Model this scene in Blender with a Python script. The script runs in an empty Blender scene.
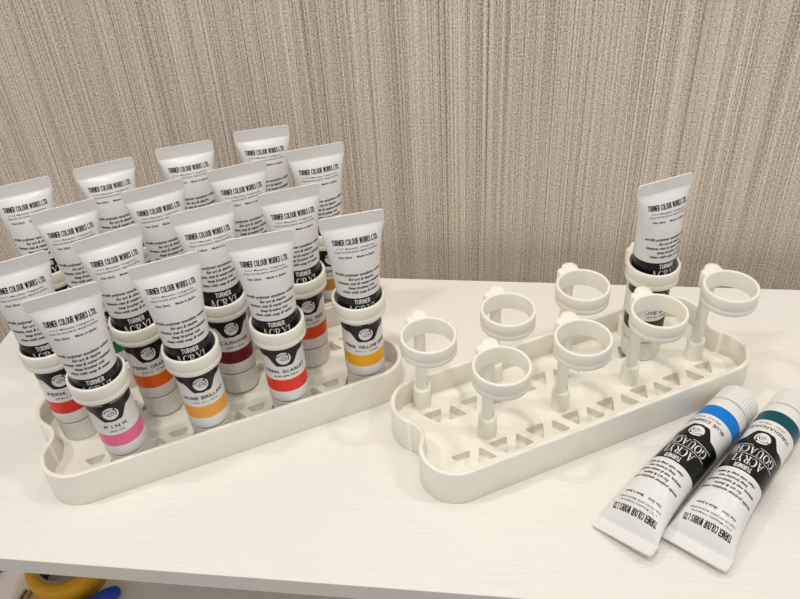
import bpy, bmesh, math, random, bisect
from mathutils import Vector, Matrix

random.seed(4)
MM = 0.001
PI = math.pi
SC = bpy.context.scene
COL = SC.collection

# ------------------------------------------------------------------ helpers
def link(o, parent=None):
    COL.objects.link(o)
    if parent is not None:
        o.parent = parent
    return o

def mesh_from(name, verts, faces, mats, fmat=None, smooth=False):
    """verts in millimetres -> a mesh in metres"""
    me = bpy.data.meshes.new(name)
    me.from_pydata([(x * MM, y * MM, z * MM) for x, y, z in verts], [], faces)
    for m in mats:
        me.materials.append(m)
    if fmat:
        for p, k in zip(me.polygons, fmat):
            p.material_index = k
    if smooth:
        for p in me.polygons:
            p.use_smooth = True
    me.update()
    return me

class Geo:
    """collects verts (mm), faces, material slots and smooth flags for one mesh"""
    def __init__(self):
        self.v, self.f, self.m, self.s = [], [], [], []
    def add(self, verts, faces, mat=0, smooth=False):
        b = len(self.v)
        self.v += [tuple(x) for x in verts]
        for f in faces:
            self.f.append([b + i for i in f]); self.m.append(mat); self.s.append(smooth)
    def grid(self, rows, closed=True, mat=0, smooth=True, cap0=False, cap1=False):
        n = len(rows[0]); vs = [p for r in rows for p in r]; fs = []
        for a in range(len(rows) - 1):
            for k in range(n if closed else n - 1):
                k2 = (k + 1) % n
                fs.append([a * n + k, a * n + k2, (a + 1) * n + k2, (a + 1) * n + k])
        self.add(vs, fs, mat, smooth)
        if cap0: self.add(rows[0], [list(range(n))[::-1]], mat, False)
        if cap1: self.add(rows[-1], [list(range(n))], mat, False)
    def lathe(self, prof, cx=0, cy=0, n=48, mat=0, cap0=False, cap1=False, phase=0, smooth=True):
        rows = [[(cx + r * math.cos(phase + 2 * PI * k / n), cy + r * math.sin(phase + 2 * PI * k / n), z) for k in range(n)] for r, z in prof]
        self.grid(rows, True, mat, smooth, cap0, cap1)
    def prism(self, pts, z0, z1, mat=0, bev=0.0):
        n = len(pts)
        if bev > 0:
            cx = sum(p[0] for p in pts) / n; cy = sum(p[1] for p in pts) / n
            def sh(d):
                out = []
                for x, y in pts:
                    L = math.hypot(x - cx, y - cy) or 1
                    out.append((x - (x - cx) / L * d, y - (y - cy) / L * d))
                return out
            rows = [[(x, y, z0) for x, y in sh(bev)], [(x, y, z0 + bev) for x, y in pts],
                    [(x, y, z1 - bev) for x, y in pts], [(x, y, z1) for x, y in sh(bev)]]
        else:
            rows = [[(x, y, z0) for x, y in pts], [(x, y, z1) for x, y in pts]]
        self.grid(rows, True, mat, False, True, True)
    def build(self, name, mats):
        me = mesh_from(name, self.v, self.f, mats, self.m)
        for p, s in zip(me.polygons, self.s):
            p.use_smooth = s
        return me

def thing(name, label, cat, loc, rotz=0, group=None):
    o = bpy.data.objects.new(name, None)
    o.empty_display_size = 0.01
    o.location = [c * MM for c in loc]; o.rotation_euler = (0, 0, rotz)
    o['label'] = label; o['category'] = cat
    if group: o['group'] = group
    return link(o)

def part(name, me, parent, label=None):
    o = bpy.data.objects.new(name, me)
    link(o, parent)
    if label: o['label'] = label
    return o

def box_pts(x0, x1, y0, y1):
    return [(x0, y0), (x1, y0), (x1, y1), (x0, y1)]

# ------------------------------------------------------------------ materials
def new_mat(name):
    m = bpy.data.materials.new(name); m.use_nodes = True
    nt = m.node_tree
    return m, nt, nt.nodes['Principled BSDF']

class N:
    def __init__(self, nt): self.nt = nt
    def node(self, t, **kw):
        n = self.nt.nodes.new(t)
        for k, v in kw.items(): setattr(n, k, v)
        return n
    def put(self, sock, v):
        if isinstance(v, bpy.types.NodeSocket): self.nt.links.new(v, sock)
        elif v is not None: sock.default_value = v
    def math(self, op, a, b=None, c=None):
        n = self.node('ShaderNodeMath', operation=op)
        self.put(n.inputs[0], a)
        if b is not None: self.put(n.inputs[1], b)
        if c is not None: self.put(n.inputs[2], c)
        return n.outputs[0]
    def mix(self, fac, a, b):
        n = self.node('ShaderNodeMix', data_type='RGBA')
        self.put(n.inputs[0], fac); self.put(n.inputs[6], a); self.put(n.inputs[7], b)
        return n.outputs[2]
    def noise(self, vec, scale, detail=2.0, rough=0.5):
        n = self.node('ShaderNodeTexNoise')
        self.put(n.inputs['Vector'], vec); n.inputs['Scale'].default_value = scale
        n.inputs['Detail'].default_value = detail; n.inputs['Roughness'].default_value = rough
        return n.outputs['Fac']
    def mapping(self, vec, scale, loc=(0, 0, 0)):
        n = self.node('ShaderNodeMapping')
        self.put(n.inputs['Vector'], vec); n.inputs['Scale'].default_value = scale; n.inputs['Location'].default_value = loc
        return n.outputs[0]
    def ramp(self, fac, stops):
        n = self.node('ShaderNodeValToRGB')
        el = n.color_ramp.elements
        el[0].position, el[0].color = stops[0]; el[1].position, el[1].color = stops[-1]
        for p, c in stops[1:-1]:
            e = el.new(p); e.color = c
        self.put(n.inputs[0], fac)
        return n.outputs[0]
    def objco(self):
        return self.node('ShaderNodeTexCoord').outputs['Object']
    def bump(self, h, strength, dist):
        n = self.node('ShaderNodeBump'); n.inputs['Strength'].default_value = strength; n.inputs['Distance'].default_value = dist
        self.put(n.inputs['Height'], h); return n.outputs[0]
    def smooth(self, v, a, b):
        n = self.node('ShaderNodeMapRange', interpolation_type='SMOOTHSTEP')
        self.put(n.inputs[0], v); n.inputs[1].default_value = a; n.inputs[2].default_value = b
        return n.outputs[0]

def rgb(r, g, b):
    """sRGB 0-255 to linear"""
    def f(c):
        c /= 255
        return c / 12.92 if c <= 0.04045 else ((c + 0.055) / 1.055) ** 2.4
    return (f(r), f(g), f(b), 1)

def plain(name, col, rough=0.5, spec=0.5, noise_amt=0.03, nscale=60):
    m, nt, bs = new_mat(name); n = N(nt)
    f = n.noise(n.objco(), nscale, 3)
    dark = tuple(c * (1 - noise_amt) for c in col[:3]) + (1,)
    lite = tuple(min(1, c * (1 + noise_amt)) for c in col[:3]) + (1,)
    n.put(bs.inputs['Base Color'], n.mix(f, dark, lite))
    bs.inputs['Roughness'].default_value = rough
    bs.inputs['Specular IOR Level'].default_value = spec
    return m

def mat_plastic():
    m, nt, bs = new_mat('ivory_printed_plastic'); n = N(nt)
    co = n.objco()
    f = n.noise(co, 45, 3)
    n.put(bs.inputs['Base Color'], n.mix(f, rgb(245, 241, 229), rgb(248, 245, 235)))
    bs.inputs['Roughness'].default_value = 0.42
    bs.inputs['Subsurface Weight'].default_value = 0.0
    sep = n.node('ShaderNodeSeparateXYZ'); n.put(sep.inputs[0], co)
    w = n.math('SINE', n.math('MULTIPLY', sep.outputs[2], 2 * PI / 0.0006))
    n.put(bs.inputs['Normal'], n.bump(w, 0.08, 0.00006))
    return m

def mat_tube():
    m, nt, bs = new_mat('printed_tube_laminate'); n = N(nt)
    co = n.objco()
    sep = n.node('ShaderNodeSeparateXYZ'); n.put(sep.inputs[0], co)
    z = n.math('MULTIPLY', sep.outputs[2], 1000.0)
    ang = n.math('ARCTAN2', sep.outputs[0], n.math('MULTIPLY', sep.outputs[1], -1.0))
    s = n.math('ABSOLUTE', n.math('MULTIPLY', ang, 12.5))
    # round tab of the black field around the emblem
    dz = n.math('SUBTRACT', z, 52.2)
    d2 = n.math('ADD', n.math('MULTIPLY', dz, dz), n.math('MULTIPLY', s, s))
    disc = n.math('LESS_THAN', d2, 6.1 * 6.1)
    zs = n.math('ADD', n.math('MULTIPLY', n.smooth(s, 4.2, 10.6), 6.9), 46.4)
    field = n.math('GREATER_THAN', z, zs)
    black = n.math('MULTIPLY', n.math('MAXIMUM', disc, field), n.math('LESS_THAN', z, 80.0))
    l1 = n.math('LESS_THAN', n.math('ABSOLUTE', n.math('SUBTRACT', z, 67.3)), 0.17)
    l2 = n.math('LESS_THAN', n.math('ABSOLUTE', n.math('SUBTRACT', z, 59.4)), 0.17)
    l2 = n.math('MULTIPLY', l2, n.math('GREATER_THAN', s, 2.0))
    lines = n.math('MULTIPLY', n.math('MAXIMUM', l1, l2), n.math('LESS_THAN', s, 15.0))
    black = n.math('MULTIPLY', black, n.math('SUBTRACT', 1.0, lines))
    band = n.math('MULTIPLY', n.math('GREATER_THAN', z, 26.5), n.math('LESS_THAN', z, 35.9))
    oi = n.node('ShaderNodeObjectInfo')
    c = n.mix(band, rgb(233, 232, 231), oi.outputs['Color'])
    c = n.mix(black, c, rgb(17, 17, 18))
    n.put(bs.inputs['Base Color'], c)
    bs.inputs['Roughness'].default_value = 0.3
    bs.inputs['Specular IOR Level'].default_value = 0.32
    f = n.noise(co, 35, 2)
    n.put(bs.inputs['Normal'], n.bump(f, 0.12, 0.002))
    return m

def mat_crimp():
    m, nt, bs = new_mat('embossed_crimp'); n = N(nt)
    co = n.objco()
    sep = n.node('ShaderNodeSeparateXYZ'); n.put(sep.inputs[0], co)
    k = 2 * PI / 0.0016
    a = n.math('SINE', n.math('MULTIPLY', n.math('ADD', sep.outputs[0], sep.outputs[2]), k))
    b = n.math('SINE', n.math('MULTIPLY', n.math('SUBTRACT', sep.outputs[0], sep.outputs[2]), k))
    h = n.math('MULTIPLY', a, b)
    n.put(bs.inputs['Normal'], n.bump(h, 0.4, 0.0004))
    n.put(bs.inputs['Base Color'], n.mix(n.noise(co, 80, 2), rgb(240, 238, 235), rgb(244, 242, 239)))
    bs.inputs['Roughness'].default_value = 0.38
    return m

def mat_wall():
    m, nt, bs = new_mat('streaked_woven_wallpaper'); n = N(nt)
    co = n.objco()
    a = n.noise(n.mapping(co, (800, 1, 1.2)), 1.0, 2, 0.55)            # streaks 2-4 mm wide
    b = n.noise(n.mapping(co, (1500, 1, 4.0), (3, 0, 7)), 1.0, 2, 0.6)   # fine threads
    c = n.noise(n.mapping(co, (70, 1, 0.8), (9, 0, 1)), 1.0, 2, 0.5)     # broad tone bands
    g = n.noise(n.mapping(co, (900, 1, 720)), 1.0, 2, 0.7)         # woven speckle
    d = n.noise(n.mapping(co, (1000, 1, 0.9), (31, 0, 5)), 1.0, 1, 0.5)   # dark lines
    e = n.noise(n.mapping(co, (950, 1, 0.9), (57, 0, 2)), 1.0, 1, 0.5)   # light lines
    t = n.math('MULTIPLY', a, 0.75)
    t = n.math('ADD', t, n.math('MULTIPLY', b, 0.6))
    t = n.math('ADD', t, n.math('MULTIPLY', c, 0.25))
    t = n.math('ADD', t, n.math('MULTIPLY', g, 1.1))
    t = n.math('MULTIPLY', t, 1 / 2.70)
    col = n.ramp(t, [(0.40, rgb(126, 110, 97)), (0.465, rgb(192, 178, 164)), (0.53, rgb(226, 214, 200)), (0.60, rgb(254, 248, 240))])
    dl = n.smooth(d, 0.67, 0.73)
    col = n.mix(n.math('MULTIPLY', dl, 0.75), col, rgb(100, 86, 74))
    el = n.smooth(e, 0.67, 0.73)
    col = n.mix(n.math('MULTIPLY', el, 0.5), col, rgb(250, 244, 234))
    n.put(bs.inputs['Base Color'], col)
    bs.inputs['Roughness'].default_value = 0.75
    bs.inputs['Specular IOR Level'].default_value = 0.25
    n.put(bs.inputs['Normal'], n.bump(t, 0.5, 0.0012))
    return m

def mat_table():
    m, nt, bs = new_mat('white_grained_melamine'); n = N(nt)
    co = n.objco()
    w = n.noise(n.mapping(co, (14, 14, 1)), 1.0, 2)
    sep = n.node('ShaderNodeSeparateXYZ'); n.put(sep.inputs[0], co)
    y2 = n.math('ADD', sep.outputs[1], n.math('MULTIPLY', w, 0.012))
    cmb = n.node('ShaderNodeCombineXYZ')
    n.put(cmb.inputs[0], n.math('MULTIPLY', sep.outputs[0], 22.0)); n.put(cmb.inputs[1], n.math('MULTIPLY', y2, 640.0))
    g = n.noise(cmb.outputs[0], 1.0, 3, 0.55)
    line = n.smooth(g, 0.50, 0.66)
    n.put(bs.inputs['Base Color'], n.mix(line, rgb(242, 238, 232), rgb(240, 236, 230)))
    bs.inputs['Roughness'].default_value = 0.33
    bs.inputs['Specular IOR Level'].default_value = 0.5
    n.put(bs.inputs['Normal'], n.bump(line, 0.4, 0.0003))
    return m

M_PLASTIC = mat_plastic()
M_TUBE = mat_tube()
M_CRIMP = mat_crimp()
M_INK = plain('black_ink', rgb(17, 17, 17), 0.4, 0.3)
M_WINK = plain('white_ink', rgb(232, 231, 229), 0.35)
M_CAP = plain('white_cap_plastic', rgb(234, 232, 227), 0.4)
M_WALL = mat_wall()
M_TABLE = mat_table()
M_BOARD = plain('white_board_edge', rgb(236, 231, 224), 0.45)
M_FLOOR = plain('brown_floor', rgb(150, 125, 100), 0.5)
M_TAPE = plain('yellow_tape', rgb(236, 176, 30), 0.45, nscale=200)
M_CORE = plain('grey_cardboard_core', rgb(150, 142, 128), 0.8)
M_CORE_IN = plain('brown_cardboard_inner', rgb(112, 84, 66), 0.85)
M_REDINK = plain('red_ink', rgb(150, 40, 25), 0.6)
M_BLUE = plain('blue_plastic', rgb(22, 62, 190), 0.3)
M_WOOD = plain('pale_wood', rgb(190, 165, 125), 0.6, noise_amt=0.15)
M_WOODD = plain('dark_wood_side', rgb(92, 72, 50), 0.7)
M_NAVY = plain('dark_purple_plastic', rgb(40, 24, 70), 0.4)

# ------------------------------------------------------------------ lettering
def text2d(s, width, cap_h, bold=0.0, shear=0.0, spacing=1.0):
    """flat lettering: [(verts2d), tris] centred on x, baseline at y = 0, letter height cap_h, total width given (mm)"""
    def ev(body):
        cu = bpy.data.curves.new('t', 'FONT'); cu.body = body; cu.size = 1.0; cu.resolution_u = 2
        cu.offset = bold; cu.shear = shear; cu.space_character = spacing
        o = bpy.data.objects.new('t', cu); COL.objects.link(o)
        dg = bpy.context.evaluated_depsgraph_get()
        me = bpy.data.meshes.new_from_object(o.evaluated_get(dg))
        bpy.data.objects.remove(o); bpy.data.curves.remove(cu)
        return me
    mh = ev('H'); ys = [v.co.y for v in mh.vertices]; h = max(ys) - min(ys); base = min(ys); bpy.data.meshes.remove(mh)
    me = ev(s)
    xs = [v.co.x for v in me.vertices]; x0, x1 = min(xs), max(xs)
    kx = width / (x1 - x0); ky = cap_h / h
    bm = bmesh.new(); bm.from_mesh(me); bpy.data.meshes.remove(me)
    for v in bm.verts:
        v.co = Vector(((v.co.x - (x0 + x1) / 2) * kx, (v.co.y - base) * ky, 0))
    return split2d(bm, width)

def split2d(bm, width):
    step = 1.6
    x = -width / 2 + step
    while x < width / 2:
        bmesh.ops.bisect_plane(bm, geom=bm.verts[:] + bm.edges[:] + bm.faces[:], dist=1e-5, plane_co=(x, 0, 0), plane_no=(1, 0, 0))
        x += step
    bmesh.ops.triangulate(bm, faces=bm.faces[:])
    bm.verts.index_update()
    for f in bm.faces:
        if f.normal.z < 0: f.normal_flip()
    r = [(v.co.x, v.co.y) for v in bm.verts], [[v.index for v in f.verts] for f in bm.faces]
    bm.free()
    return r

def ell_ring(cx, cy, RX, RY, ix, iy, rx, ry, a0, a1, n=22):
    """crescent between an outer and an inner ellipse"""
    qs = []
    for k in range(n):
        t0 = math.radians(a0 + (a1 - a0) * k / n); t1 = math.radians(a0 + (a1 - a0) * (k + 1) / n)
        qs.append([(cx + RX * math.cos(t0), cy + RY * math.sin(t0)), (cx + RX * math.cos(t1), cy + RY * math.sin(t1)),
                   (ix + rx * math.cos(t1), iy + ry * math.sin(t1)), (ix + rx * math.cos(t0), iy + ry * math.sin(t0))])
    return qs

def stroke(x0, y0, x1, y1, w):
    return [[(x0 - w / 2, y0), (x0 + w / 2, y0), (x1 + w / 2, y1), (x1 - w / 2, y1)]]

def bar(x0, y0, x1, y1):
    return [[(x0, y0), (x1, y0), (x1, y1), (x0, y1)]]

SERIF = {
    'A': (0.95, stroke(.15, 0, .47, 1, .07) + stroke(.78, 0, .45, 1, .17) + bar(.24, .3, .68, .36) + bar(0, 0, .30, .05) + bar(.58, 0, .98, .05)),
    'C': (0.80, ell_ring(.44, .5, .44, .52, .50, .5, .30, .47, 42, 318) + bar(.74, .64, .79, .98)),
    'R': (0.86, bar(.10, 0, .27, 1) + ell_ring(.34, .74, .36, .26, .30, .74, .22, .21, -90, 90) + bar(.25, .95, .36, 1) + bar(.25, .48, .36, .53)
          + stroke(.74, 0, .40, .5, .18) + bar(0, 0, .37, .05) + bar(0, .95, .12, 1) + bar(.66, 0, .92, .05)),
    'Y': (0.90, stroke(.44, .44, .14, 1, .17) + stroke(.48, .44, .80, 1, .07) + bar(.37, 0, .54, .48) + bar(0, .95, .34, 1) + bar(.64, .95, .96, 1) + bar(.25, 0, .66, .05)),
    'L': (0.72, bar(.10, 0, .27, 1) + bar(0, .95, .38, 1) + bar(0, 0, .70, .05) + [[(.70, 0), (.73, .30), (.68, .30), (.60, .04)]]),
    'G': (0.88, ell_ring(.44, .5, .44, .52, .50, .5, .30, .47, 42, 318) + bar(.74, .64, .79, .98) + bar(.66, .02, .82, .42) + bar(.54, .40, .90, .45)),
    'O': (0.90, ell_ring(.45, .5, .45, .52, .45, .5, .27, .47, 0, 360, 30)),
    'U': (0.86, bar(.10, .3, .27, 1) + bar(.66, .3, .73, 1) + ell_ring(.415, .32, .315, .34, .465, .32, .195, .27, 180, 360) + bar(0, .95, .38, 1) + bar(.55, .95, .86, 1)),
    'H': (0.94, bar(.10, 0, .27, 1) + bar(.66, 0, .83, 1) + bar(.2, .47, .7, .53) + bar(0, 0, .37, .05) + bar(0, .95, .37, 1) + bar(.56, 0, .93, .05) + bar(.56, .95, .93, 1)),
    'E': (0.74, bar(.10, 0, .27, 1) + bar(0, 0, .68, .05) + bar(0, .95, .66, 1) + bar(.2, .48, .54, .53) + bar(.64, 0, .70, .28) + bar(.61, .73, .66, 1) + bar(.50, .38, .54, .63)),
}
def serif2d(s, width, cap_h):
    qs = []; x = 0
    for ch in s:
        w, q = SERIF[ch]
        qs += [[(x + px, py) for px, py in poly] for poly in q]
        x += w + 0.06
    x -= 0.06
    k = width / x
    bm = bmesh.new()
    for poly in qs:
        try:
            bm.faces.new([bm.verts.new(((px - x / 2) * k, py * cap_h, 0)) for px, py in poly])
        except ValueError:
            pass
    bm.normal_update()
    return split2d(bm, width)

def arc_pts(cx, cy, rx, ry, a0, a1, n=10):
    return [(cx + rx * math.cos(math.radians(a0 + (a1 - a0) * k / n)), cy + ry * math.sin(math.radians(a0 + (a1 - a0) * k / n))) for k in range(n + 1)]

# block capitals as centre lines: (advance, strokes)
BLOCK = {
    'A': (.72, [[(0, 0), (.36, 1), (.72, 0)], [(.13, .33), (.59, .33)]]),
    'B': (.6, [[(0, 0), (0, 1), (.32, 1)] + arc_pts(.32, .76, .24, .24, 90, -90) + [(0, .52)], [(.3, .52)] + arc_pts(.34, .26, .26, .26, 90, -90) + [(0, 0)]]),
    'C': (.66, [arc_pts(.35, .5, .35, .5, 50, 310, 16)]),
    'D': (.64, [[(0, 0), (0, 1), (.26, 1)] + arc_pts(.26, .5, .38, .5, 90, -90, 12) + [(0, 0)]]),
    'E': (.52, [[(.52, 0), (0, 0), (0, 1), (.52, 1)], [(0, .52), (.46, .52)]]),
    'G': (.7, [arc_pts(.36, .5, .36, .5, 50, 330, 16) + [(.68, .46), (.4, .46)]]),
    'H': (.62, [[(0, 0), (0, 1)], [(.62, 0), (.62, 1)], [(0, .52), (.62, .52)]]),
    'I': (.04, [[(.02, 0), (.02, 1)]]),
    'J': (.44, [[(.42, 1), (.42, .28)] + arc_pts(.21, .26, .21, .26, 0, -170, 8)]),
    'K': (.62, [[(0, 0), (0, 1)], [(.58, 1), (0, .38)], [(.22, .6), (.62, 0)]]),
    'L': (.5, [[(0, 1), (0, 0), (.5, 0)]]),
    'M': (.76, [[(0, 0), (0, 1), (.38, .2), (.76, 1), (.76, 0)]]),
    'N': (.62, [[(0, 0), (0, 1), (.62, 0), (.62, 1)]]),
    'O': (.72, [arc_pts(.36, .5, .36, .5, 0, 360, 22)]),
    'P': (.58, [[(0, 0), (0, 1), (.3, 1)] + arc_pts(.3, .73, .28, .27, 90, -90) + [(0, .46)]]),
    'R': (.62, [[(0, 0), (0, 1), (.32, 1)] + arc_pts(.32, .74, .27, .26, 90, -90) + [(0, .48)], [(.3, .48), (.62, 0)]]),
    'S': (.58, [arc_pts(.29, .75, .27, .25, 30, 250, 10) + arc_pts(.29, .26, .29, .26, 75, -150, 10)]),
    'T': (.6, [[(0, 1), (.6, 1)], [(.3, 1), (.3, 0)]]),
    'U': (.62, [[(0, 1), (0, .32)] + arc_pts(.31, .31, .31, .31, 180, 360, 10) + [(.62, 1)]]),
    'V': (.68, [[(0, 1), (.34, 0), (.68, 1)]]),
    'W': (.98, [[(0, 1), (.25, 0), (.49, .95), (.73, 0), (.98, 1)]]),
    'Y': (.66, [[(0, 1), (.33, .45), (.66, 1)], [(.33, .45), (.33, 0)]]),
    '.': (.04, [[(.02, 0), (.02, .05)]]),
    '(': (.2, [arc_pts(.3, .45, .3, .7, 130, 230, 6)]),
    ')': (.2, [arc_pts(-.1, .45, .3, .7, 50, -50, 6)]),
    ' ': (.22, []),
}
def block2d(txt, width, cap_h, weight, gap=.24, wx=None):
    """block capitals of even stroke weight (mm)"""
    lines = []; x = 0
    for ch in txt:
        adv, st = BLOCK[ch]
        lines += [[(x + px, py) for px, py in l] for l in st]
        x += adv + gap
    x -= gap
    wx = wx or weight
    kx = (width - wx) / x; ky = cap_h - weight
    bm = bmesh.new(); h = weight / 2; hx = wx / 2
    parts = []
    for l in lines:            # cut a centre line at its sharp corners
        cur = [l[0]]
        for i in range(1, len(l)):
            cur.append(l[i])
            if i < len(l) - 1:
                d0 = Vector(l[i]) - Vector(l[i - 1]); d1 = Vector(l[i + 1]) - Vector(l[i])
                if d0.length > 0 and d1.length > 0 and d0.normalized().dot(d1.normalized()) < .6:
                    parts.append(cur); cur = [l[i]]
        parts.append(cur)
    for l in parts:
        P = [Vector(((px - x / 2) * kx, h + py * ky)) for px, py in l]
        n = len(P); L = []; R = []
        closed = (P[0] - P[-1]).length < 1e-4 and n > 3
        for i in range(n):
            d0 = (P[i] - P[i - 1]).normalized() if i > 0 else None
            d1 = (P[i + 1] - P[i]).normalized() if i < n - 1 else None
            if closed and i in (0, n - 1):
                d0 = (P[-1] - P[-2]).normalized(); d1 = (P[1] - P[0]).normalized()
            if d0 is None: p = P[i] - Vector((d1.x * hx, d1.y * h)); d = d1; m = 1
            elif d1 is None: p = P[i] + Vector((d0.x * hx, d0.y * h)); d = d0; m = 1
            else:
                p = P[i]; d = (d0 + d1)
                d = d.normalized() if d.length > 1e-6 else d1
                m = min(1.25, 1 / max(.35, d.dot(d1)))
            nrm = Vector((-d.y * hx, d.x * h)) * m
            L.append(p + nrm); R.append(p - nrm)
        for i in range(n - 1):
            q = [R[i], R[i + 1], L[i + 1], L[i]]
            try: bm.faces.new([bm.verts.new((v.x, v.y, 0)) for v in q])
            except ValueError: pass
    bm.normal_update()
    return split2d(bm, width)

def emblem2d():
    """round swirl: outer broken ring, two crescents and an eye"""
    qs = []
    qs += ell_ring(0, 0, 4.4, 4.4, 0.25, 0.35, 3.25, 3.1, 165, 400, 30)
    qs += ell_ring(0, 0, 4.4, 4.4, -0.2, -0.3, 3.4, 3.45, 55, 150, 14)
    qs += ell_ring(0, 0, 2.95, 2.8, 0.2, -0.25, 1.95, 1.75, -20, 195, 24)
    qs += ell_ring(0, 0, 2.95, 2.8, -0.2, 0.25, 2.1, 1.9, 205, 330, 14)
    qs += ell_ring(0, 0, 1.6, 1.2, 0, 0, .95, .55, 0, 360, 24)
    qs += ell_ring(0, 0, .5, .4, 0, 0, .01, .01, 0, 360, 14)
    bm = bmesh.new()
    for poly in qs:
        bm.faces.new([bm.verts.new((px, py, 0)) for px, py in poly])
    bm.normal_update()
    return split2d(bm, 8.6)

# (lettering, baseline z, x shift, slot)   slot 1 = black ink, slot 2 = white ink
PRINT = [
    (block2d('TURNER COLOUR WORKS LTD.', 26.5, 3.1, .5, .36, .40), 113.6, 0.2, 1),
    (text2d('2-15-7, Mitsuyakita, Yodogawa-ku,', 22.5, 0.95, bold=.006), 111.3, 0.0, 1),
    (text2d('Osaka 532-0032 JAPAN  MADE IN JAPAN', 25, 0.95, bold=.006), 109.4, 0.0, 1),
    (text2d('Net 20ml     Made in Japan', 21.5, 1.3, bold=0.02), 106.2, 0.0, 1),
    (text2d('acrylic polymer emulsion colour', 30, 1.75, bold=0.028, shear=0.3), 95.2, 0.2, 1),
    (text2d('for art & design', 15, 1.75, bold=0.028, shear=0.3), 92.3, 0.8, 1),
    (text2d('opaque, mat & water-resistant', 28, 1.75, bold=0.028, shear=0.3), 89.4, 0.2, 1),
    (text2d('keep brushes wet', 16, 1.75, bold=0.028, shear=0.3), 86.5, 0.6, 1),
    (text2d('clean with soap & water', 22.5, 1.75, bold=0.028, shear=0.3), 83.5, 0.2, 1),
    (block2d('TURNER', 9.6, 3.2, .55, .36, .46), 75.8, 0.0, 2),
    (serif2d('ACRYL', 18.5, 5.7), 68.8, 0.0, 2),
    (serif2d('GOUACHE', 26.5, 5.5), 60.8, 0.0, 2),
    (emblem2d(), 52.2, 0.0, 2),
]

# ------------------------------------------------------------------ paint tube
Z_SH, Z_CR, Z_END = 18.1, 121.6, 129.5
FLARE = [5.7]
def prof(z):
    s = max(0.0, min(1.0, (z - 25) / (Z_CR - 25)))
    a = 12.5 + FLARE[0] * s ** 3.8
    b = max(0.45, 12.5 * max(0.0, 1 - s ** 6) ** 0.8)
    return a, b
ARC = {}
def arc_angle(x, z):
    """angle on the cross-section at height z that lies x millimetres of arc from the front centre line"""
    key = (round(z * 4), FLARE[0])
    if key not in ARC:
        a, b = prof(key[0] / 4); t = [0.0]
        for k in range(1, 61):
            p0, p1 = (k - 1) * 1.5 / 60, k * 1.5 / 60
            t.append(t[-1] + math.hypot(a * (math.sin(p1) - math.sin(p0)), b * (math.cos(p1) - math.cos(p0))))
        ARC[key] = t
    t = ARC[key]; ax = min(abs(x), t[-1] - 1e-6)
    lo = bisect.bisect_right(t, ax) - 1
    ph = (lo + (ax - t[lo]) / (t[lo + 1] - t[lo])) * 1.5 / 60
    return ph if x >= 0 else -ph
def surf(x, z, sag, off):
    a, b = prof(z)
    ph = arc_angle(x, z)
    return (a * math.sin(ph) * (1 + off / 12), sag * (12.5 - b) - b * math.cos(ph) - off, z)

def tube_body(name, sub, sag=0.0, shift=0.0):
    """tube body from shoulder to the crimp with all its print; sag presses the back flat (a tube lying on the desk)"""
    g = Geo(); n = 80
    zs = [Z_SH, Z_SH + .35, Z_SH + 1.0] + [20 + (60 - 20) * k / 10 for k in range(1, 11)] + [60 + (112 - 60) * k / 26 for k in range(1, 27)] \
        + [112 + (Z_CR - 112) * (1 - (1 - k / 14) ** 1.6) for k in range(1, 15)]
    rows = []
    for z in zs:
        a, b = prof(z)
        d = 0.9 if z == Z_SH else (0.25 if z == Z_SH + .35 else 0)
        rows.append([((a - d) * math.sin(2 * PI * k / n), sag * (12.5 - b) - (b - d) * math.cos(2 * PI * k / n), z) for k in range(n)])
    g.grid(rows, True, 0, True, True, True)
    g.lathe([(9.2, 16.9), (9.2, Z_SH + .1)], n=40)           # neck seen as the dark line above the cap
    items = list(PRINT)
    if name:
        nm, w, sm = name
        items.append((block2d(nm, w, 2.4, .46, .62 if len(nm) < 6 else .32, .46), 41.2, shift, 1))
        if sm: items.append((text2d(sm, min(w * .62, 15), 1.1, bold=0.012), 38.3, shift, 1))
    for (vs, fs), z0, dx, slot in items:
        # seen from the front (-Y) local +X runs to the right
        g.add([surf(x + dx, y + z0, sag, 0.09) for x, y in vs], [list(f) for f in fs], slot, False)
    return g.build('tube_body', [M_TUBE, M_INK, M_WINK])

def crimp_mesh(sag):
    y0 = sag * (12.5 - 0.45)
    w, w2, r = 12.6 + FLARE[0], 13.0 + FLARE[0], 2.2
    pts = [(-w, Z_CR - 1.0), (w, Z_CR - 1.0)]
    for k in range(7): pts.append((w2 - r + r * math.cos(PI / 2 * k / 6), Z_END - r + r * math.sin(PI / 2 * k / 6)))
    for k in range(7): pts.append((-w2 + r - r * math.sin(PI / 2 * k / 6), Z_END - r + r * math.cos(PI / 2 * k / 6)))
    # subdivide the height a little so that the plate can bow gently
    g = Geo()
    n = len(pts); t = 0.5
    def bow(x): return 0.5 * (x / 17.8) ** 2
    g.add([(x, y0 - t + bow(x), z) for x, z in pts] + [(x, y0 + t + bow(x), z) for x, z in pts],
          [list(range(n)), list(range(2 * n - 1, n - 1, -1))] + [[k, n + k, n + (k + 1) % n, (k + 1) % n] for k in range(n)])
    return g.build('crimp', [M_CRIMP])

def cap_mesh():
    g = Geo(); nr = 40; n = nr * 4
    def ring(r, z, dep):
        return [((r - (dep if k % 4 in (2, 3) else 0)) * math.cos(2 * PI * k / n), (r - (dep if k % 4 in (2, 3) else 0)) * math.sin(2 * PI * k / n), z) for k in range(n)]
    rows = [ring(10.8, 2.3, 0), ring(11.5, 2.5, 0), ring(11.85, 3.2, .05), ring(11.95, 3.7, .26), ring(12.1, 15.6, .26), ring(12.15, 16.0, 0), ring(12.15, 16.9, 0), ring(11.9, 17.15, 0)]
    g.grid(rows, True, 0, False, True, True)
    return g.build('cap', [M_CAP])

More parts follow.
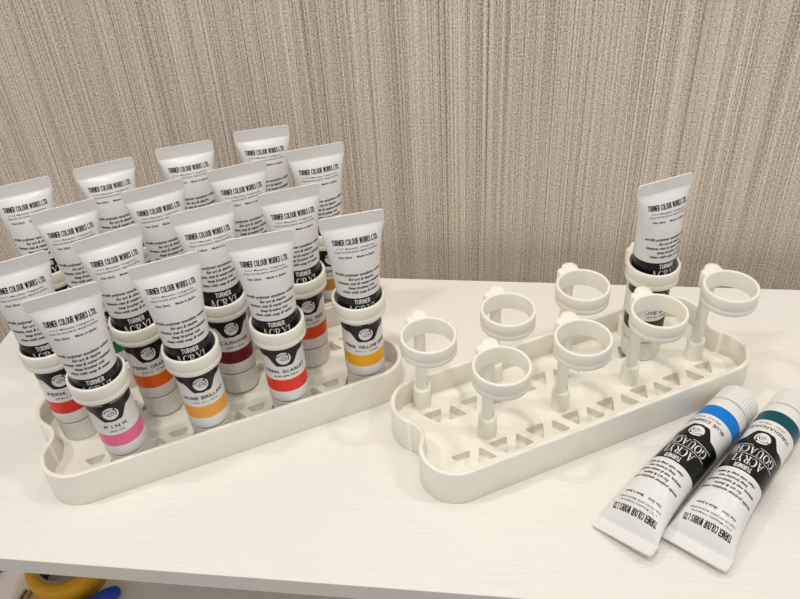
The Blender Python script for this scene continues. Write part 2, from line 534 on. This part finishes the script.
CAP = cap_mesh(); CRIMP = crimp_mesh(0.0); SAG = 0.64
FLARE[0] = 5.0; CRIMP_LYING = crimp_mesh(SAG); FLARE[0] = 5.7

def paint_tube(label, group, colour, name=None, sag=0.0, shift=0.0):
    t = bpy.data.objects.new('paint_tube', None); t.empty_display_size = 0.01
    t['label'] = label; t['category'] = 'paint tube'; t['group'] = group
    link(t)
    FLARE[0] = 5.0 if sag else 5.7
    b = part('tube_body', tube_body(name, None, sag, shift), t); b.color = colour
    part('crimp', CRIMP_LYING if sag else CRIMP, t)
    part('cap', CAP, t)
    return t

# ------------------------------------------------------------------ camera (fitted to the photograph's perspective)
cam = bpy.data.cameras.new('camera'); co = bpy.data.objects.new('camera', cam); link(co)
cam.sensor_fit = 'HORIZONTAL'; cam.sensor_width = 36.0; cam.lens = 799.4 / 800 * 36.0
cam.clip_start = 0.01; cam.clip_end = 50
yaw, pitch, roll = -0.1568, 0.66, -0.065
fwd = Vector((math.sin(yaw) * math.cos(pitch), math.cos(yaw) * math.cos(pitch), -math.sin(pitch)))
rt = Vector((math.cos(yaw), -math.sin(yaw), 0)); up = rt.cross(fwd)
r_ = math.cos(roll) * rt + math.sin(roll) * up; u_ = -math.sin(roll) * rt + math.cos(roll) * up
mw = Matrix((r_, u_, -fwd)).transposed().to_4x4(); mw.translation = Vector((26.056, -491.975, 367.547)) * MM
co.matrix_world = mw
SC.camera = co

# ------------------------------------------------------------------ the setting
WALL_Y = 36
g = Geo(); g.prism(box_pts(-1500, 1500, WALL_Y, WALL_Y + 100), -720, 1700)
o = part('wall_back', g.build('wall_back', [M_WALL]), None); o['kind'] = 'structure'
o['label'] = 'beige wallpaper with vertical woven streaks behind the desk'
g = Geo(); g.prism(box_pts(-1500, 1500, -2300, WALL_Y), -740, -720)
o = part('floor', g.build('floor', [M_FLOOR]), None); o['kind'] = 'structure'

desk = thing('desk', 'white wood-grained desk with a lower shelf, standing against the streaked wall', 'desk', (0, 0, 0))
g = Geo(); g.prism(box_pts(-334, 900, -264, 2), -12, 0, bev=0.5)
part('desk_top', g.build('desk_top', [M_TABLE]), desk)
g = Geo(); g.prism(box_pts(-450, 900, -300, 0), -132, -120, bev=0.5)
part('lower_shelf', g.build('lower_shelf', [M_BOARD]), desk)
for x0, x1, z0, z1 in ((-332, -314, -120, -12), (860, 898, -120, -12), (-448, -430, -720, -132), (860, 898, -720, -132)):
    g = Geo(); g.prism(box_pts(x0, x1, -120, -4), z0, z1)
    part('side_panel', g.build('side_panel', [M_BOARD]), desk)

# ------------------------------------------------------------------ storage trays (u along a ring row, v towards the wall)
RT, RHO, WALL_T, RIM = 20.7, 12.0, 2.8, 24.5
LU, LV0, LV1, RU = -26.3, 3.5, 44.5, 156.4
A_ST, BX, BY = 50.68, -24.2, 40.05
POST = (2.4, 18.5)
FL = 7.3
def outline(d, n=20):
    r, rho = RT - d, RHO + d
    half = (LV1 - LV0) / 2; mid = (LV0 + LV1) / 2
    h = math.sqrt((RT + RHO) ** 2 - half ** 2); be = math.atan2(half, h)
    pts = []
    def arc(cx, cy, rad, a0, a1, m):
        for k in range(m + 1):
            a = a0 + (a1 - a0) * k / m
            pts.append((cx + rad * math.cos(a), cy + rad * math.sin(a)))
    arc(RU, LV0, r, -PI / 2, be, n)
    arc(RU + h, mid, rho, PI + be, PI - be, n)
    arc(RU, LV1, r, -be, PI / 2, n)
    arc(LU, LV1, r, PI / 2, PI + be, n)
    arc(LU - h, mid, rho, be, -be, n)
    arc(LU, LV0, r, PI - be, PI * 1.5, n)
    return pts

def tray_mesh():
    g = Geo()
    def row(d, z): return [(x, y, z) for x, y in outline(d)]
    g.grid([row(WALL_T - .3, 0), row(0.25, 0), row(0, .4), row(0, RIM - .9), row(.25, RIM - .25), row(.8, RIM), row(WALL_T - .8, RIM),
            row(WALL_T - .25, RIM - .25), row(WALL_T, RIM - .9), row(WALL_T, 0), row(WALL_T - .3, 0)], True, 0, True)
    # floor plate with its two rows of triangular truss openings
    cu = bpy.data.curves.new('floor_outline', 'CURVE'); cu.dimensions = '2D'; cu.fill_mode = 'BOTH'; cu.extrude = 2.8 * MM
    def spl(pts):
        s = cu.splines.new('POLY'); s.points.add(len(pts) - 1); s.use_cyclic_u = True
        for p, (x, y) in zip(s.points, pts): p.co = (x * MM, y * MM, 0, 1)
    spl(outline(WALL_T - .4))
    def tri(cx, cy, upw):
        hs, hh, c = 6.5, 5.8, 0.09
        P = [(cx - hs, cy - hh), (cx + hs, cy - hh), (cx, cy + hh)] if upw else [(cx - hs, cy + hh), (cx, cy - hh), (cx + hs, cy + hh)]
        out = []
        for i in range(3):
            p, a, b = P[i], P[i - 1], P[(i + 1) % 3]
            out.append((p[0] + (a[0] - p[0]) * c, p[1] + (a[1] - p[1]) * c)); out.append((p[0] + (b[0] - p[0]) * c, p[1] + (b[1] - p[1]) * c))
        return out
    for cy in (5.2, 43.4):
        for k in range(-1, 7):
            spl(tri(5.4 + 24.9 * k, cy, False))
            if k < 6: spl(tri(5.4 + 12.45 + 24.9 * k, cy, True))
    o = bpy.data.objects.new('tmp', cu); COL.objects.link(o)
    me = bpy.data.meshes.new_from_object(o.evaluated_get(bpy.context.evaluated_depsgraph_get()))
    bpy.data.objects.remove(o)
    g.add([(v.co.x / MM, v.co.y / MM, v.co.z / MM + FL - 2.8) for v in me.vertices], [list(p.vertices) for p in me.polygons])
    g.prism(outline(WALL_T - .4), 0.3, 1.8)
    # sockets that carry the ring posts
    for j in (0, 1):
        for i in range(4):
            x, y = i * A_ST + j * BX + POST[0], j * BY + POST[1]
            g.lathe([(5.6, FL - .3), (5.4, 21.0), (5.1, 21.6), (0.1, 21.6)], x, y, 24)
            # raised collar on one side of the socket
            rows = []
            for k in range(15):
                a = -0.9 + 3.2 * k / 14
                hgt = 2.2 * math.sin(PI * k / 14) ** .5
                c, q = math.cos(a), math.sin(a)
                rows.append([(x + 5.35 * c, y + 5.35 * q, 20.5), (x + 5.3 * c, y + 5.3 * q, 21.4 + hgt), (x + 4.0 * c, y + 4.0 * q, 21.4 + hgt), (x + 3.9 * c, y + 3.9 * q, 20.5)])
            g.grid(rows, True, 0, False, True, True)
    return g.build('tray_base', [M_PLASTIC])

R_OUT, R_IN, Z_R0, Z_R1 = 16.0, 14.1, 67.2, 78.8
def holder_meshes():
    """ring, its clip and the post it stands on, around a ring centre at the origin"""
    g = Geo()
    g.lathe([(R_IN, Z_R0 + .6), (R_IN + .5, Z_R0), (R_OUT - .6, Z_R0), (R_OUT, Z_R0 + .6), (R_OUT, Z_R0 + 3.6), (R_OUT - .14, Z_R0 + 3.8), (R_OUT - .14, Z_R0 + 4.1), (R_OUT, Z_R0 + 4.3),
             (R_OUT, Z_R1 - .8), (R_OUT - .3, Z_R1 - .2), (R_OUT - .7, Z_R1), (R_IN + .6, Z_R1), (R_IN + .2, Z_R1 - .25), (R_IN, Z_R1 - .9), (R_IN, Z_R0 + .6)], n=72)
    ring = g.build('holder_ring', [M_PLASTIC])
    g = Geo(); px, py = POST
    g.lathe([(4.6, Z_R0 - 1), (5.0, Z_R0 - .4), (5.0, Z_R1 - 1.4), (4.7, Z_R1 - .7), (3.6, Z_R1 - .2), (2, Z_R1 - .05)], px + .7, py + .7, 28, cap0=True, cap1=True)
    g.lathe([(3.0, Z_R0 - .6), (3.3, Z_R0), (3.3, Z_R1 - 1.6), (2.8, Z_R1 - .9), (1.8, Z_R1 - .6)], px - 5.0, py - .4, 20, cap0=True, cap1=True)
    g.prism(box_pts(px - 6.0, px + 4.6, R_OUT - 1.3, py), Z_R0 - .2, Z_R1 - .5, bev=.2)
    clip = g.build('clip', [M_PLASTIC])
    g = Geo()
    g.lathe([(3.6, 21), (3.6, Z_R0 - .5)], px, py, 8, cap0=True, cap1=True, phase=PI / 8 + .3, smooth=False)
    post = g.build('post', [M_PLASTIC])
    return ring, clip, post

TRAY = tray_mesh(); RING, CLIP, POSTM = holder_meshes()

def ring_xy(tr, i, j):
    x, y, th = tr
    a, b = i * A_ST + j * BX, j * BY
    return x + a * math.cos(th) - b * math.sin(th), y + a * math.sin(th) + b * math.cos(th)

def storage_tray(tr, label, raised=None):
    t = thing('storage_tray', label, 'tube rack', (tr[0], tr[1], 0.05), tr[2], 'printed paint tube racks')
    part('tray_base', TRAY, t)
    for j in (0, 1):
        for i in range(4):
            r = part('ring_holder', RING, t); r.location = ((i * A_ST + j * BX) * MM, j * BY * MM, 0)
            if raised and (i, j) in raised:
                r.location += Vector(raised[(i, j)]) * MM
            part('clip', CLIP, r); part('post', POSTM, r)
    return t

T_RIGHT = (28.43, -177.62, 0.5264)
T_LEFT = (-189.88, -195.80, 0.5185)
cu_, su_ = math.cos(T_LEFT[2]), math.sin(T_LEFT[2])
DU, DV = 6.5, 83.6
T_BACK = (T_LEFT[0] + DU * cu_ - DV * su_, T_LEFT[1] + DU * su_ + DV * cu_, T_LEFT[2])
storage_tray(T_RIGHT, 'ivory plastic rack holding a single paint tube, its other seven rings empty')
storage_tray(T_LEFT, 'ivory plastic rack filled with paint tubes, on the left front of the desk', {(0, 0): (-.7, 0, .5)})
storage_tray(T_BACK, 'ivory plastic rack mostly hidden behind the front rack of paint tubes, nearest the wall')

# ------------------------------------------------------------------ standing tubes: (tray, i, j, lean u, lean v at the crimp, crimp angle deg)
Z_TUBE = FL + 0.06
def stand(t, tr, i, j, lu=0, lv=0, ang=29.7):
    """stand the tube on its cap on the rack floor; lu, lv: how far its crimp leans along the row and towards the wall"""
    cx, cy = ring_xy(tr, i, j); th = tr[2]
    f = (73 - Z_TUBE) / (Z_END - 2.3)
    def base(l, lim):
        r = max(-lim, min(lim, l * f))
        return (r - l * f) / (1 - f)
    bu, bv = base(lu, .4), base(lv, .6)
    if j == 0: bv = max(-1.85, min(.15, bv))
    def rot(a, b): return a * math.cos(th) - b * math.sin(th), a * math.sin(th) + b * math.cos(th)
    bx, by = rot(bu, bv); tx, ty = rot(lu, lv)
    ax = Vector((tx - bx, ty - by, Z_END - 2.3)).normalized()
    tilt = math.hypot(ax.x, ax.y)
    q = Vector((0, 0, 1)).rotation_difference(ax)
    m = (q.to_matrix() @ Matrix.Rotation(math.radians(ang), 3, 'Z')).to_4x4()
    m.translation = (Vector((cx + bx, cy + by, Z_TUBE + 11.0 * tilt)) - ax * 2.3) * MM
    t.matrix_world = m

G_FRONT, G_BACK = 'paint tubes standing in the front rack', 'paint tubes standing in the rack behind'
FRONT = [
    (0, 0, 'white paint tube with a pink band lettered PINK, front corner of the full rack', rgb(242, 110, 156), ('PINK', 13, '(PR122 · PW6)'), -3.0, -1.6, 28),
    (1, 0, 'white paint tube with a pale orange band lettered JAUNE BRILLANT', rgb(240, 168, 72), ('JAUNE BRILLANT', 27.5, '(PW6 · PY1:1 · PO73)'), -1.4, 2.8, 28),
    (2, 0, 'white paint tube with a bright red band lettered PERM. SCARLET', rgb(232, 52, 26), ('PERM. SCARLET', 26, '(PR9)'), -0.6, 2.8, 20),
    (3, 0, 'white paint tube with a yellow band lettered PERM. YELLOW DEEP', rgb(242, 172, 0), ('PERM. YELLOW DEEP', 29.5, '(PY1:1 · PY65)'), 0.6, -0.8, 21),
    (0, 1, 'white paint tube with a red band, partly hidden behind the pink-banded tube', rgb(226, 50, 30), ('PERM. RED', 21, '(PR112)'), -1.0, 1.0, 32),
    (1, 1, 'white paint tube with an orange band lettered PERM. ORANGE, between pink and pale orange tubes', rgb(236, 104, 0), ('PERM. ORANGE', 25, '(PO13 · PY83)'), -1.6, 3.8, 33),
    (2, 1, 'white paint tube with a dark red band lettered CARMINE', rgb(112, 14, 18), ('CARMINE', 19, '(PR146)'), 1.4, 6.0, 31),
    (3, 1, 'white paint tube with an orange-red band, between scarlet and yellow banded tubes', rgb(236, 74, 18), ('CORAL RED', 20.5, '(PO13 · PW6)'), 1.6, 2.6, 26),
]
for i, j, lab, colr, nm, lu, lv, ang in FRONT:
    stand(paint_tube(lab, G_FRONT, colr, nm), T_LEFT, i, j, lu, lv, ang)
BACK = [
    (0, 0, 'white paint tube with a sliver of green band showing, directly behind the red-banded tube', rgb(20, 130, 60), None, -1.4, 2.8, 30.6),
    (1, 0, 'white paint tube rising directly behind the tube lettered PERM. ORANGE', rgb(60, 90, 160), None, -0.4, 2.8, 31),
    (2, 0, 'white paint tube rising directly behind the tube lettered CARMINE', rgb(120, 70, 40), None, 1.0, 2.8, 29),
    (3, 0, 'white paint tube with an ochre band, directly behind the orange-red banded tube', rgb(196, 146, 50), ('YELLOW OCHRE', 25, '(PY42)'), 1.8, 2.8, 25),
    (0, 1, 'white paint tube at the left end of the rearmost row, beside the photo edge', rgb(70, 60, 120), None, -0.6, 6.0, 29),
    (1, 1, 'white paint tube second from the left in the rearmost row', rgb(40, 80, 60), None, 0.0, 7.0, 29),
    (2, 1, 'white paint tube third from the left in the rearmost row', rgb(100, 60, 50), None, 0.8, 7.4, 22),
    (3, 1, 'white paint tube at the right end of the rearmost row, tallest against the wallpaper', rgb(90, 70, 50), None, 1.8, 5.6, 20),
]
for i, j, lab, colr, nm, lu, lv, ang in BACK:
    stand(paint_tube(lab, G_BACK, colr, nm), T_BACK, i, j, lu, lv, ang)
t = paint_tube('white paint tube lettered OLIVE GREEN, standing alone in the mostly empty rack', 'paint tube in the emptied rack', rgb(44, 46, 26), ('OLIVE GREEN', 23, '(PY42 · PBk7)'))
stand(t, T_RIGHT, 3, 1, 0.4, 1.4, 28.4)

# ------------------------------------------------------------------ tubes lying on the desk, crimps towards the front
def lay(t, crimp_xy, ang, roll):
    L = Z_END
    d = Vector((math.cos(ang), math.sin(ang), 0))                    # from crimp to cap
    zl = -d; yl = Vector((0, 0, -1)); xl = yl.cross(zl)
    m = Matrix((xl, yl, zl)).transposed().to_4x4()
    p = Vector((crimp_xy[0], crimp_xy[1], 0)) + d * L
    m.translation = Vector((p.x, p.y, 12.56)) * MM
    t.matrix_world = m @ Matrix.Rotation(math.radians(roll), 4, 'Z')
t = paint_tube('white paint tube with a bright blue band, lying on the desk', 'paint tubes lying on the desk', rgb(0, 122, 214), ('BLUE COMPOSE', 25, '(PB15:3 · PW6)'), SAG)
lay(t, (91.6, -227.9), math.radians(50.9), 10.5)
t = paint_tube('white paint tube with a dark teal band, lying on the desk', 'paint tubes lying on the desk', rgb(0, 78, 88), ('VIRIDIAN(HUE)', 27, '(PG7 · PB15)'), SAG)
lay(t, (128.4, -233.6), math.radians(54.2), 3.0)

# ------------------------------------------------------------------ things on the lower shelf
SH = -120
roll_ = thing('tape_roll', 'roll of yellow masking tape lying under the desk top', 'tape roll', (-266.5, -199.0, SH + .05))
g = Geo(); g.lathe([(18.6, 0), (25.4, 0), (25.9, .5), (25.9, 19.5), (25.4, 20), (18.6, 20), (18.6, 0)], n=72)
part('tape', g.build('tape', [M_TAPE]), roll_)
g = Geo(); g.lathe([(16.9, .2), (18.55, .2), (18.55, 20.2), (16.9, 20.2)], n=72, mat=0)
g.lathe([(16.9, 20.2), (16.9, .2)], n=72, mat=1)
for k in range(9):           # red marks printed round the inside of the core
    a0 = 2 * PI * k / 9; w = 0.22
    for z0, z1, da in ((4, 8, 0), (9.5, 15.5, .1)):
        vs = []
        for q in range(5):
            a = a0 + da + w * q / 4
            vs += [(16.8 * math.cos(a), 16.8 * math.sin(a), z0), (16.8 * math.cos(a), 16.8 * math.sin(a), z1)]
        g.add(vs, [[2 * q, 2 * q + 1, 2 * q + 3, 2 * q + 2] for q in range(4)], 2)
part('cardboard_core', g.build('cardboard_core', [M_CORE, M_CORE_IN, M_REDINK]), roll_)

pen = thing('pen', 'blue plastic pen with rounded tip beside the yellow tape roll', 'pen', (-225.2, -208.8, SH + .05), math.radians(222))
g = Geo()
rows = []
for x, r in ((0, .4), (.4, 1.8), (1.4, 3.2), (3.2, 4.3), (6, 5.0), (12, 5.4), (30, 5.4), (62, 5.2), (63, 4.8)):
    rows.append([(x, r * math.cos(2 * PI * k / 28), 5.4 + r * math.sin(2 * PI * k / 28)) for k in range(28)])
g.grid(rows, True, 0, True, True, True)
part('pen_cap', g.build('pen_cap', [M_BLUE]), pen)
g = Geo()
rows = [[(x, r * math.cos(2 * PI * k / 28), 5.4 + r * math.sin(2 * PI * k / 28)) for k in range(28)] for x, r in ((62.5, 4.4), (74, 4.4), (75, 3.8))]
g.grid(rows, True, 0, True, True, True)
part('barrel', g.build('barrel', [M_BLUE]), pen)

stick = thing('wooden_stick', 'thin pale wooden stick resting against the yellow tape roll', 'stick', (-291.0, -214.0, SH + .05), math.radians(-96))
g = Geo(); g.prism(box_pts(0, 90, -2.6, 2.6), 0, 4.5, bev=.4)
part('stick_face', g.build('stick_face', [M_WOOD]), stick)
g = Geo(); g.prism(box_pts(1, 89, -.8, 1.0), 4.45, 4.75)
part('groove', g.build('groove', [M_WOODD]), stick, 'dark brown groove along the stick')

g = Geo(); g.prism(box_pts(-26, 0, -60, 0), 0, 5, bev=.8)
o = part('notebook', g.build('notebook', [M_NAVY]), None)
o.location = (-318.0 * MM, -196.5 * MM, (SH + .05) * MM); o.rotation_euler = (0, 0, math.radians(-30))
o['label'] = 'small dark purple corner of an object at the left edge under the desk'; o['category'] = 'notebook'

# ------------------------------------------------------------------ light
w = bpy.data.worlds.new('room_light'); SC.world = w; w.use_nodes = True
bg = w.node_tree.nodes['Background']; bg.inputs[0].default_value = (1.0, 0.985, 0.955, 1); bg.inputs[1].default_value = 0.49
def lamp(name, loc, power, size, target, col=(1, .96, .89)):
    L = bpy.data.lights.new(name, 'AREA'); L.shape = 'DISK'; L.size = size; L.energy = power; L.color = col
    o = bpy.data.objects.new(name, L); link(o); o.location = loc
    o.rotation_euler = (Vector(target) - Vector(loc)).to_track_quat('-Z', 'Y').to_euler()
    return o
lamp('wall_side_lamp', (0.05, -0.06, 0.9), 0.9, 0.26, (0.02, -0.16, 0))
lamp('ceiling_lamp', (-0.06, -0.64, 1.5), 6.0, 0.09, (0, -0.1, 0))
lamp('ceiling_lamp', (0.85, -0.2, 1.4), 3.6, 0.09, (0, -0.1, 0))
lamp('ceiling_lamp', (-0.75, -0.3, 1.4), 3.6, 0.09, (0, -0.1, 0))

vs = SC.view_settings
SC.display_settings.display_device = 'sRGB'
vs.view_transform = 'Standard'; vs.look = 'None'; vs.gamma = 1.0; vs.use_curve_mapping = False; vs.exposure = -0.06
